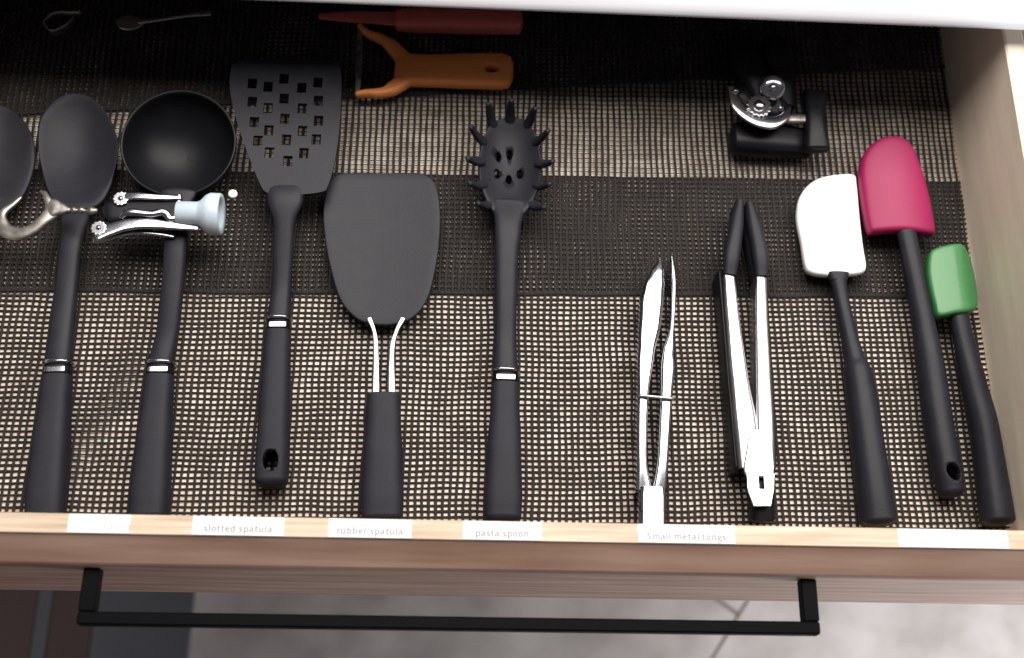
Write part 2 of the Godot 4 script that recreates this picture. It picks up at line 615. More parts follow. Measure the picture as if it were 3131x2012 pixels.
func dished(c: Vector3, rim: float, depth: float, rx: float, rz: float) -> Callable:
	return func(x, z):
		var q: float = pow((x - c.x) / rx, 2) + pow((z - c.z) / rz, 2)
		return LINER + rim - depth * maxf(0.0, 1.0 - q)

func make_spoon() -> void:
	var ring := Vector3(-0.3447, 0.7630, 0.0429)
	var tip := Vector3(-0.3378, 0.7635, 0.1633)
	var t := thing("solid_spoon", "leftmost whole black solid spoon with an oval bowl", "spoon", up(ring, 0))
	grip(t, ring, tip, 0.0105, 0.0142)
	neck(t, [[ring, 0.0098, 0.0085], [Vector3(-0.3459, 0.7680, -0.0201), 0.0085, 0.006], [Vector3(-0.3461, 0.7720, -0.0534), 0.0085, 0.005], [Vector3(-0.3478, 0.7680, -0.0796), 0.011, 0.004], [Vector3(-0.3513, 0.7590, -0.0986), 0.015, 0.0025]])
	var st := mb()
	var c := Vector3(-0.3533, 0.7700, -0.1397)
	plate(st, PackedVector2Array([Vector2(-0.3607, -0.1898), Vector2(-0.3457, -0.1851), Vector2(-0.3317, -0.1686), Vector2(-0.3221, -0.1445), Vector2(-0.3213, -0.1205), Vector2(-0.3232, -0.1012), Vector2(-0.3304, -0.0872), Vector2(-0.3450, -0.0821), Vector2(-0.3609, -0.0862), Vector2(-0.3719, -0.1010), Vector2(-0.3803, -0.1213), Vector2(-0.3856, -0.1421), Vector2(-0.3856, -0.1649), Vector2(-0.3760, -0.1838)]), dished(c, 0.023, 0.013, 0.036, 0.052), 0.0035, 0.0015)
	commit(st, "bowl", M.nylon, t)

func make_ladle() -> void:
	var ring := Vector3(-0.2685, 0.7630, 0.0409)
	var tip := Vector3(-0.2643, 0.7635, 0.1619)
	var t := thing("ladle", "black ladle with a deep round bowl behind the corkscrew", "ladle", up(ring, 0))
	grip(t, ring, tip, 0.0105, 0.0142)
	neck(t, [[ring, 0.0098, 0.0085], [Vector3(-0.2649, 0.7680, 0.0127), 0.0085, 0.006], [Vector3(-0.2638, 0.7780, -0.0378), 0.0085, 0.005], [Vector3(-0.2647, 0.7840, -0.0743), 0.009, 0.004], [Vector3(-0.2651, 0.7860, -0.0934), 0.014, 0.003]])
	var st := mb()
	var prof := PackedVector2Array()
	var R := 0.0435
	var deep := 0.034
	for k in 13:
		var a := PI / 2 * k / 12
		prof.append(Vector2(maxf(0.0005, R * sin(a)), -deep * cos(a)))
	prof.append(Vector2(R + 0.0012, 0.0008))
	prof.append(Vector2(R + 0.0022, 0.0))
	for k in 13:
		var a := PI / 2 * (12 - k) / 12
		prof.append(Vector2(maxf(0.0005, (R + 0.0022) * sin(a)), -(deep + 0.0022) * cos(a)))
	lathe(st, prof, Vector3(-0.2693, 0.7880, -0.1373), Basis(Vector3.RIGHT, deg_to_rad(7)), 56)
	commit(st, "bowl", M.nylon_dark, t)

func csg_poly(outline: PackedVector2Array, y: float, thick: float, m: Material) -> CSGPolygon3D:
	var p := CSGPolygon3D.new()
	p.polygon = outline
	p.mode = CSGPolygon3D.MODE_DEPTH
	p.depth = thick
	p.material = m
	p.transform = Transform3D(Basis(Vector3(1, 0, 0), Vector3(0, 0, 1), Vector3(0, -1, 0)), Vector3(0, y, 0))
	return p

func make_slotted_turner() -> void:
	var ring := Vector3(-0.1820, 0.7640, 0.0026)
	var tip := Vector3(-0.1777, 0.7635, 0.1345)
	var t := thing("slotted_turner", "black slotted turner with a square-holed blade and end hole", "turner", up(ring, 0))
	grip(t, ring, tip, 0.0096, 0.0125, 0.0165)
	neck(t, [[ring, 0.0092, 0.008], [Vector3(-0.1815, 0.7680, -0.0281), 0.0078, 0.006], [Vector3(-0.1818, 0.7780, -0.0687), 0.008, 0.005], [Vector3(-0.1820, 0.7830, -0.0920), 0.014, 0.0045], [Vector3(-0.1825, 0.7802, -0.1125), 0.021, 0.0025]])
	var g := CSGCombiner3D.new()
	g.name = "blade"
	var top := LINER + 0.032
	g.add_child(csg_poly(smooth_outline(PackedVector2Array([Vector2(-0.2316, -0.2170), Vector2(-0.2137, -0.2203), Vector2(-0.1896, -0.2220), Vector2(-0.1653, -0.2224), Vector2(-0.1489, -0.2199), Vector2(-0.1448, -0.2093), Vector2(-0.1433, -0.1873), Vector2(-0.1431, -0.1565), Vector2(-0.1450, -0.1262), Vector2(-0.1491, -0.1039), Vector2(-0.1534, -0.0988), Vector2(-0.1674, -0.0960), Vector2(-0.1828, -0.0949), Vector2(-0.1952, -0.0962), Vector2(-0.2014, -0.1021), Vector2(-0.2125, -0.1267), Vector2(-0.2248, -0.1579), Vector2(-0.2324, -0.1837), Vector2(-0.2349, -0.2023)]), 3), top, 0.0035, M.nylon))
	var holes := [Vector3(-0.2162, 0.7820, -0.1962), Vector3(-0.2148, 0.7820, -0.1788), Vector3(-0.2116, 0.7820, -0.1599), Vector3(-0.2073, 0.7820, -0.1428), Vector3(-0.2032, 0.7820, -0.1936), Vector3(-0.2016, 0.7820, -0.1735), Vector3(-0.1995, 0.7820, -0.1528), Vector3(-0.1973, 0.7820, -0.1324), Vector3(-0.1908, 0.7820, -0.2017), Vector3(-0.1894, 0.7820, -0.1829), Vector3(-0.1874, 0.7820, -0.1639), Vector3(-0.1847, 0.7820, -0.1446), Vector3(-0.1822, 0.7820, -0.1252), Vector3(-0.1758, 0.7820, -0.1938), Vector3(-0.1741, 0.7820, -0.1743), Vector3(-0.1724, 0.7820, -0.1532), Vector3(-0.1700, 0.7820, -0.1328), Vector3(-0.1630, 0.7820, -0.1993), Vector3(-0.1616, 0.7820, -0.1819), Vector3(-0.1602, 0.7820, -0.1631), Vector3(-0.1609, 0.7820, -0.1458)]
	for h in holes:
		var b := CSGBox3D.new()
		b.size = Vector3(0.0074, 0.03, 0.0094)
		b.operation = CSGShape3D.OPERATION_SUBTRACTION
		b.material = M.nylon_dark
		b.position = h
		g.add_child(b)
	# a raised rim along the sides of the blade
	place(g, t)
	for k in [[Vector3(-0.2207, 0.7820, -0.1535), Vector3(-0.1986, 0.7820, -0.1066)], [Vector3(-0.1515, 0.7820, -0.1561), Vector3(-0.1566, 0.7820, -0.1081)]]:
		var st := mb()
		loft(st, [[k[0], 0.001, 0.0004], [k[1], 0.003, 0.0022]], 2.0, 4, 0.002, 0.002, 12)
		commit(st, "rib", M.nylon, t)

func make_flexible_turner() -> void:
	var ring := Vector3(-0.0983, 0.7630, 0.0577)
	var tip := Vector3(-0.0952, 0.7635, 0.1598)
	var t := thing("flexible_turner", "wide black flexible turner on a two-wire chrome neck", "turner", up(ring, 0))
	grip(t, ring - (tip - ring).normalized() * 0.006, tip, 0.0125, 0.0158, 0.0, "grip", false)
	var st := mb()
	var c := Vector3(-0.1050, 0.7700, -0.0636)
	plate(st, PackedVector2Array([Vector2(-0.1365, -0.1257), Vector2(-0.1074, -0.1279), Vector2(-0.0768, -0.1278), Vector2(-0.0646, -0.1183), Vector2(-0.0597, -0.0947), Vector2(-0.0594, -0.0684), Vector2(-0.0618, -0.0426), Vector2(-0.0672, -0.0171), Vector2(-0.0769, -0.0017), Vector2(-0.0913, 0.0050), Vector2(-0.1090, 0.0055), Vector2(-0.1229, 0.0005), Vector2(-0.1353, -0.0137), Vector2(-0.1438, -0.0372), Vector2(-0.1500, -0.0626), Vector2(-0.1532, -0.0886), Vector2(-0.1510, -0.1123), Vector2(-0.1458, -0.1223)]), func(x, z): return LINER + 0.019 - 0.0025 * cos((x - c.x) * 40.0), 0.003, 0.0013)
	commit(st, "blade", M.nylon, t)
	for w in [[Vector3(-0.1119, 0.7695, 0.0023), Vector3(-0.1076, 0.7695, 0.0130), Vector3(-0.1057, 0.7685, 0.0274), Vector3(-0.1042, 0.7665, 0.0611)], [Vector3(-0.0861, 0.7695, 0.0016), Vector3(-0.0907, 0.7695, 0.0126), Vector3(-0.0934, 0.7685, 0.0271), Vector3(-0.0923, 0.7665, 0.0608)]]:
		var q := mb()
		loft(q, [[w[0], 0.0022, 0.0014], [w[1], 0.0017, 0.0012], [w[2], 0.0021, 0.0012], [w[3], 0.0029, 0.0012]], 3.0, 8, 0.002, 0.001, 16)
		commit(q, "neck_wire", M.steel, t)

func make_pasta_fork() -> void:
	var ring := Vector3(-0.0056, 0.7630, 0.0405)
	var tip := Vector3(-0.0066, 0.7635, 0.1582)
	var t := thing("pasta_fork", "black pasta fork with a ring of short teeth", "pasta fork", up(ring, 0))
	grip(t, ring, tip, 0.0104, 0.0142)
	neck(t, [[ring, 0.0098, 0.0085], [Vector3(-0.0059, 0.7670, 0.0052), 0.0085, 0.006], [Vector3(-0.0059, 0.7740, -0.0477), 0.009, 0.005], [Vector3(-0.0052, 0.7760, -0.0755), 0.0105, 0.0045], [Vector3(-0.0042, 0.7740, -0.0999), 0.014, 0.003]])
	var st := mb()
	var c := Vector3(-0.0039, 0.7740, -0.1359)
	plate(st, PackedVector2Array([Vector2(-0.0040, -0.1791), Vector2(0.0082, -0.1758), Vector2(0.0172, -0.1631), Vector2(0.0214, -0.1418), Vector2(0.0209, -0.1206), Vector2(0.0155, -0.1019), Vector2(0.0071, -0.0887), Vector2(-0.0044, -0.0825), Vector2(-0.0155, -0.0885), Vector2(-0.0235, -0.1012), Vector2(-0.0283, -0.1188), Vector2(-0.0289, -0.1399), Vector2(-0.0250, -0.1615), Vector2(-0.0162, -0.1749)]), dished(c, 0.027, 0.012, 0.026, 0.045), 0.004, 0.0016)
	var g := CSGCombiner3D.new()
	g.name = "bowl"
	st.index()
	st.generate_normals()
	var b := CSGMesh3D.new()
	b.mesh = st.commit()
	b.material = M.nylon
	g.add_child(b)
	for h in [Vector3(-0.0134, 0.7680, -0.1456), Vector3(-0.0138, 0.7680, -0.1297), Vector3(-0.0043, 0.7680, -0.1255), Vector3(0.0048, 0.7680, -0.1304), Vector3(-0.0039, 0.7680, -0.1484)]:
		var x := CSGCylinder3D.new()
		x.radius = 0.0034
		x.height = 0.04
		x.operation = CSGShape3D.OPERATION_SUBTRACTION
		x.material = M.nylon_dark
		x.transform = Transform3D(Basis.from_scale(Vector3(0.8, 1, 1.4)), h)
		g.add_child(x)
	place(g, t)
	for k in [[Vector3(-0.0180, 0.7750, -0.1711), Vector3(-0.0229, 0.7950, -0.1785)], [Vector3(-0.0040, 0.7750, -0.1766), Vector3(-0.0043, 0.7950, -0.1823)], [Vector3(0.0096, 0.7750, -0.1721), Vector3(0.0152, 0.7950, -0.1757)], [Vector3(0.0172, 0.7750, -0.1575), Vector3(0.0258, 0.7950, -0.1553)], [Vector3(0.0199, 0.7750, -0.1377), Vector3(0.0294, 0.7950, -0.1272)], [Vector3(0.0183, 0.7750, -0.1174), Vector3(0.0267, 0.7950, -0.1067)], [Vector3(0.0129, 0.7750, -0.1006), Vector3(0.0226, 0.7930, -0.0870)], [Vector3(-0.0254, 0.7750, -0.1559), Vector3(-0.0366, 0.7950, -0.1565)], [Vector3(-0.0272, 0.7750, -0.1375), Vector3(-0.0387, 0.7950, -0.1276)], [Vector3(-0.0253, 0.7750, -0.1165), Vector3(-0.0367, 0.7950, -0.1053)], [Vector3(-0.0193, 0.7750, -0.0983), Vector3(-0.0296, 0.7930, -0.0887)]]:
		var q := mb()
		var mid: Vector3 = k[0].lerp(k[1], 0.5) + Vector3(0, -0.004, 0)
		loft(q, [[k[0] - Vector3(0, 0.002, 0), 0.0048, 0.0032], [mid, 0.004, 0.0026], [k[1], 0.0026, 0.002]], 2.2, 5, 0.001, 0.0018, 14)
		commit(q, "tooth", M.nylon, t)

# a folded sheet arm with a channel section: flat top strip and a flank hanging from its outer edge
func tong_arm(st: SurfaceTool, spine: Array, flank: float, outer: float) -> void:
	# spine: [centre of the top strip, half width]
	var pts := []
	for i in spine.size() - 1:
		for k in 8 + (1 if i == spine.size() - 2 else 0):
			var t := k / 8.0
			var a = spine[maxi(i - 1, 0)]
			var b = spine[i]
			var c = spine[i + 1]
			var d = spine[mini(i + 2, spine.size() - 1)]
			pts.append([catmull(a[0], b[0], c[0], d[0], t), lerpf(b[1], c[1], smoothstep(0, 1, t))])
	st.set_smooth_group(0)
	var prev := []
	for p in pts:
		var c: Vector3 = p[0]
		var w: float = p[1]
		var loop := []
		# section runs from the inner edge over the crown and down the outer flank, then back inside
		for s in [[-0.98, -flank * 0.8], [-1.0, -flank * 0.4], [-1.0, -0.003], [-0.94, -0.0011], [-0.6, -0.0002], [0.1, 0.0], [0.7, -0.0004], [0.93, -0.0012], [1.0, -0.0034], [1.04, -flank * 0.5], [1.0, -flank], [0.9, -flank], [0.93, -flank * 0.5], [0.88, -0.0052], [0.6, -0.0026], [-0.4, -0.0016], [-0.86, -0.004], [-0.88, -flank * 0.4], [-0.88, -flank * 0.8]]:
			loop.append(c + Vector3(outer * w * s[0], s[1], 0))
		if prev:
			for k in loop.size():
				var k2 := (k + 1) % loop.size()
				if outer > 0:
					quad(st, prev[k], loop[k], loop[k2], prev[k2])
				else:
					quad(st, prev[k2], loop[k2], loop[k], prev[k])
		prev = loop

func make_small_tongs() -> void:
	var t := thing("small_metal_tongs", "small all-metal scalloped tongs held shut by a ring", "tongs", Vector3(0.1078, 0.7500, 0.1290))
	var a := mb()
	tong_arm(a, [[Vector3(0.1165, 0.7760, -0.0515), 0.0022], [Vector3(0.1133, 0.7780, -0.0405), 0.0056], [Vector3(0.1107, 0.7790, -0.0293), 0.0082], [Vector3(0.1084, 0.7800, -0.0149), 0.0092], [Vector3(0.1062, 0.7800, 0.0044), 0.0086], [Vector3(0.1023, 0.7800, 0.0289), 0.0064], [Vector3(0.0985, 0.7800, 0.0659), 0.0042], [Vector3(0.0964, 0.7790, 0.1115), 0.0038], [Vector3(0.0976, 0.7770, 0.1358), 0.006]], 0.02, -1.0)
	commit(a, "arm", M.chrome, t)
	var b := mb()
	tong_arm(b, [[Vector3(0.1265, 0.7740, -0.0564), 0.0016], [Vector3(0.1268, 0.7760, -0.0424), 0.0022], [Vector3(0.1265, 0.7770, -0.0278), 0.0022], [Vector3(0.1239, 0.7770, 0.0028), 0.0019], [Vector3(0.1198, 0.7790, 0.0253), 0.0048], [Vector3(0.1186, 0.7800, 0.0391), 0.0056], [Vector3(0.1162, 0.7800, 0.0654), 0.0048], [Vector3(0.1121, 0.7790, 0.1112), 0.0044], [Vector3(0.1088, 0.7770, 0.1356), 0.0056]], 0.02, 1.0)
	commit(b, "arm", M.chrome, t)
	var p := mb()
	loft(p, [[Vector3(0.1037, 0.7745, 0.1336), 0.0094, 0.0056], [Vector3(0.1033, 0.7745, 0.1425), 0.0102, 0.006], [Vector3(0.1025, 0.7745, 0.1644), 0.0102, 0.006]], 3.6, 5, 0.0015, 0.003, 40)
	commit(p, "hinge", M.chrome, t)
	var r := mb()
	tube(r, [Vector3(0.0950, 0.7770, 0.0634), Vector3(0.0958, 0.7815, 0.0638), Vector3(0.1074, 0.7822, 0.0648), Vector3(0.1202, 0.7815, 0.0656), Vector3(0.1227, 0.7760, 0.0645)], 0.0013)
	commit(r, "locking_ring", M.steel, t)
	var s := mb()
	loft(s, [[Vector3(0.0948, 0.7788, 0.1461), 0.002, 0.0012], [Vector3(0.0946, 0.7788, 0.1515), 0.002, 0.0012]], 2.0, 2, 0.001, 0.001, 14)
	commit(s, "rivet", M.nylon_dark, t)  # added dark bump standing in for a hole in the hinge

func make_black_tipped_tongs() -> void:
	var t := thing("black_tipped_tongs", "long steel tongs with black nylon tips, slightly open", "tongs", Vector3(0.1906, 0.7500, 0.1146))
	var a := mb()
	tong_arm(a, [[Vector3(0.1701, 0.7830, -0.0383), 0.0046], [Vector3(0.1706, 0.7840, -0.0040), 0.0052], [Vector3(0.1727, 0.7840, 0.0439), 0.0066], [Vector3(0.1754, 0.7840, 0.0834), 0.0084], [Vector3(0.1768, 0.7830, 0.1184), 0.0085]], 0.026, -1.0)
	commit(a, "arm", M.steel, t)
	var b := mb()
	tong_arm(b, [[Vector3(0.1954, 0.7830, -0.0380), 0.0044], [Vector3(0.1933, 0.7840, -0.0046), 0.0052], [Vector3(0.1914, 0.7840, 0.0434), 0.006], [Vector3(0.1899, 0.7840, 0.0830), 0.0068], [Vector3(0.1881, 0.7830, 0.1182), 0.0075]], 0.026, 1.0)
	commit(b, "arm", M.steel, t)
	for k in [[Vector3(0.1636, 0.7645, -0.0429), Vector3(0.1651, 0.7645, 0.0373), Vector3(0.1662, 0.7645, 0.0776), Vector3(0.1672, 0.7645, 0.1163), -1.0], [Vector3(0.2007, 0.7645, -0.0440), Vector3(0.1987, 0.7645, 0.0364), Vector3(0.1981, 0.7645, 0.0769), Vector3(0.1962, 0.7645, 0.1157), 1.0]]:
		var w := mb()
		var run := []
		for i in 4:
			run.append([k[i], 0.0016, 0.013])
		loft(w, run, 4.0, 6, 0.002, 0.002, 20)
		commit(w, "flank_shade_strip", M.nylon_dark, t)  # dark strip added to imitate the dark reflection on the steel flank
	# black tips
	for k in [[Vector3(0.1705, 0.7810, -0.0381), Vector3(0.1729, 0.7820, -0.0553), Vector3(0.1778, 0.7810, -0.0791), Vector3(0.1821, 0.7780, -0.1025), -1.0], [Vector3(0.1959, 0.7810, -0.0377), Vector3(0.1956, 0.7820, -0.0561), Vector3(0.1927, 0.7810, -0.0796), Vector3(0.1900, 0.7780, -0.1010), 1.0]]:
		var q := mb()
		loft(q, [[k[0], 0.005, 0.004], [k[1], 0.0066, 0.006], [k[2], 0.0058, 0.007], [k[3], 0.0036, 0.008]], 2.8, 6, 0.001, 0.003, 22)
		var lower := []
		for i in 4:
			lower.append([k[i] + Vector3(k[4] * (-0.0022 if i in [1, 2] else 0.0), -0.014, 0), 0.0052 - 0.0006 * i, 0.011 - 0.001 * i])
		loft(q, lower, 3.0, 6, 0.001, 0.003, 22)
		commit(q, "tip", M.nylon, t)
	var p := mb()
	plate(p, PackedVector2Array([Vector2(0.1774, 0.0905), Vector2(0.1845, 0.0888), Vector2(0.1926, 0.0932), Vector2(0.1938, 0.1108), Vector2(0.1933, 0.1208), Vector2(0.1913, 0.1249), Vector2(0.1814, 0.1265), Vector2(0.1722, 0.1248), Vector2(0.1707, 0.1188), Vector2(0.1734, 0.1063)]), flat(LINER + 0.0352), 0.003, 0.0014)
	commit(p, "hinge_cover", M.steel, t)
	var g := CSGCombiner3D.new()
	g.name = "lock_plate"
	g.add_child(csg_poly(PackedVector2Array([Vector2(0.1725, 0.1237), Vector2(0.1929, 0.1233), Vector2(0.1915, 0.1357), Vector2(0.1885, 0.1475), Vector2(0.1763, 0.1478), Vector2(0.1725, 0.1356)]), LINER + 0.0325, 0.003, M.steel))
	var cut := CSGBox3D.new()
	cut.size = Vector3(0.0042, 0.02, 0.011)
	cut.position = Vector3(0.1829, 0.7820, 0.1297)
	cut.operation = CSGShape3D.OPERATION_SUBTRACTION
	cut.material = M.nylon_dark
	g.add_child(cut)
	place(g, t)
	var e := mb()
	loft(e, [[Vector3(0.1871, 0.7660, 0.1163), 0.0095, 0.014], [Vector3(0.1862, 0.7660, 0.1426), 0.0085, 0.013], [Vector3(0.1862, 0.7640, 0.1533), 0.0088, 0.012]], 4.0, 4, 0.001, 0.002, 24)
	commit(e, "pull_tab", M.nylon_dark, t)

func silicone_head(t: Node3D, outline: PackedVector2Array, h: float, m: Material, crown := 0.0015, thick := 0.008) -> void:
	var st := mb()
	var c := Vector2.ZERO
	for p in outline:
		c += p
	c /= outline.size()
	plate(st, outline, func(x, z): return LINER + h + crown * cos(clampf((x - c.x) * 55.0, -1.5, 1.5)), thick, 0.0032)
	commit(st, "blade", m, t)

func make_white_spatula() -> void:
	var t := thing("white_spatula", "white silicone spatula with one rounded corner and black handle", "spatula", Vector3(0.2687, 0.7500, 0.0466))
	silicone_head(t, PackedVector2Array([Vector2(0.2838, -0.1391), Vector2(0.2856, -0.1303), Vector2(0.2853, -0.1000), Vector2(0.2854, -0.0732), Vector2(0.2860, -0.0557), Vector2(0.2830, -0.0499), Vector2(0.2742, -0.0473), Vector2(0.2607, -0.0460), Vector2(0.2500, -0.0460), Vector2(0.2400, -0.0480), Vector2(0.2357, -0.0536), Vector2(0.2342, -0.0745), Vector2(0.2324, -0.0922), Vector2(0.2331, -0.1042), Vector2(0.2363, -0.1163), Vector2(0.2435, -0.1269), Vector2(0.2538, -0.1343), Vector2(0.2693, -0.1383)]), 0.02, M.white_silicone, 0.001, 0.009)
	var st := mb()
	loft(st, [[Vector3(0.2621, 0.7670, -0.0459), 0.0068, 0.0055], [Vector3(0.2628, 0.7670, -0.0305), 0.006, 0.006], [Vector3(0.2658, 0.7660, -0.0028), 0.0062, 0.0068], [Vector3(0.2688, 0.7655, 0.0219), 0.0076, 0.0085], [Vector3(0.2708, 0.7655, 0.0382), 0.0106, 0.0115], [Vector3(0.2722, 0.7655, 0.0781), 0.0122, 0.0135], [Vector3(0.2737, 0.7655, 0.1296), 0.013, 0.0142], [Vector3(0.2750, 0.7650, 0.1524), 0.0135, 0.0138]], 2.3, 6, 0.001, 0.005, 30)
	commit(st, "handle", M.nylon, t)
	var s := mb()
	loft(s, [[Vector3(0.2620, 0.7680, -0.0484), 0.009, 0.0052], [Vector3(0.2619, 0.7675, -0.0423), 0.0074, 0.0052]], 2.6, 3, 0.001, 0.002, 24)
	commit(s, "ferrule", M.nylon, t)

func make_pink_spatula() -> void:
	var t := thing("pink_spatula", "deep pink silicone spatula with a domed end and holed handle", "spatula", Vector3(0.3349, 0.7500, 0.0449))
	var st := mb()
	var c := Vector3(0.3156, 0.7800, -0.1139)
	plate(st, PackedVector2Array([Vector2(0.3172, -0.1704), Vector2(0.3267, -0.1683), Vector2(0.3341, -0.1598), Vector2(0.3388, -0.1436), Vector2(0.3423, -0.1269), Vector2(0.3441, -0.1104), Vector2(0.3444, -0.0954), Vector2(0.3442, -0.0851), Vector2(0.3390, -0.0825), Vector2(0.3161, -0.0824), Vector2(0.2937, -0.0822), Vector2(0.2886, -0.0850), Vector2(0.2870, -0.1009), Vector2(0.2864, -0.1159), Vector2(0.2866, -0.1340), Vector2(0.2893, -0.1495), Vector2(0.2959, -0.1606), Vector2(0.3064, -0.1682)]), func(x, z): return LINER + 0.033 - 0.006 * pow((x - c.x) / 0.028, 2), 0.012, 0.004)
	commit(st, "blade", M.pink_silicone, t)
	var q := mb()
	loft(q, [[Vector3(0.3188, 0.7760, -0.0862), 0.0078, 0.0055], [Vector3(0.3203, 0.7755, -0.0747), 0.0078, 0.006], [Vector3(0.3233, 0.7730, -0.0411), 0.008, 0.0075], [Vector3(0.3264, 0.7700, -0.0085), 0.009, 0.009], [Vector3(0.3290, 0.7670, 0.0291), 0.0108, 0.0115], [Vector3(0.3304, 0.7650, 0.0767), 0.0112, 0.0125], [Vector3(0.3324, 0.7645, 0.1129), 0.0108, 0.012], [Vector3(0.3335, 0.7640, 0.1280), 0.0098, 0.0105]], 2.2, 6, 0.001, 0.006, 30)
	q.index()
	q.generate_normals()
	var g := CSGCombiner3D.new()
	g.name = "handle"
	var b := CSGMesh3D.new()
	b.mesh = q.commit()
	b.material = M.nylon
	g.add_child(b)
	var x := CSGCylinder3D.new()
	x.radius = 0.0055
	x.height = 0.06
	x.sides = 28
	x.operation = CSGShape3D.OPERATION_SUBTRACTION
	x.material = M.nylon_dark
	x.transform = Transform3D(Basis(Vector3(1, 0, 0), Vector3(0, 1, 0), Vector3(0.2, 0, 1.25)), Vector3(0.3333, 0.7700, 0.1163))
	g.add_child(x)
	place(g, t)

func make_green_spatula() -> void:
	var t := thing("green_spatula", "small green silicone spatula leaning on the side wall", "spatula", Vector3(0.3730, 0.7500, 0.0577))
	var st := mb()
	var c := Vector3(0.3536, 0.7800, -0.0390)
	plate(st, PackedVector2Array([Vector2(0.3343, -0.0618), Vector2(0.3387, -0.0669), Vector2(0.3499, -0.0704), Vector2(0.3622, -0.0717), Vector2(0.3671, -0.0678), Vector2(0.3705, -0.0586), Vector2(0.3724, -0.0413), Vector2(0.3716, -0.0256), Vector2(0.3683, -0.0171), Vector2(0.3597, -0.0126), Vector2(0.3475, -0.0103), Vector2(0.3352, -0.0086), Vector2(0.3331, -0.0175), Vector2(0.3315, -0.0344), Vector2(0.3316, -0.0487)]), func(x, z): return LINER + 0.034 - 0.55 * maxf(0.0, x - c.x - 0.007) - 0.1 * absf(x - c.x), 0.012, 0.003)
	commit(st, "blade", M.green_silicone, t)
	var q := mb()
	loft(q, [[Vector3(0.3549, 0.7740, -0.0116), 0.0075, 0.006], [Vector3(0.3557, 0.7735, 0.0060), 0.0078, 0.007], [Vector3(0.3604, 0.7700, 0.0456), 0.0098, 0.0105], [Vector3(0.3645, 0.7680, 0.0821), 0.0108, 0.0125], [Vector3(0.3661, 0.7655, 0.1504), 0.0125, 0.0135]], 2.3, 6, 0.001, 0.005, 30)
	commit(q, "handle", M.nylon, t)

func gear_plate(st: SurfaceTool, at: Vector3, radius: float, teeth: int, thick: float) -> void:
	var o := PackedVector2Array()
	for i in teeth * 4:
		var a := TAU * (i + 0.5) / (teeth * 4)
		var rr := radius * (1.0 if i % 4 < 2 else 0.9)
		o.append(Vector2(at.x + rr * cos(a), at.z + rr * sin(a)))
	plate(st, o, func(_x, _z): return at.y, thick, 0.0004, 1)

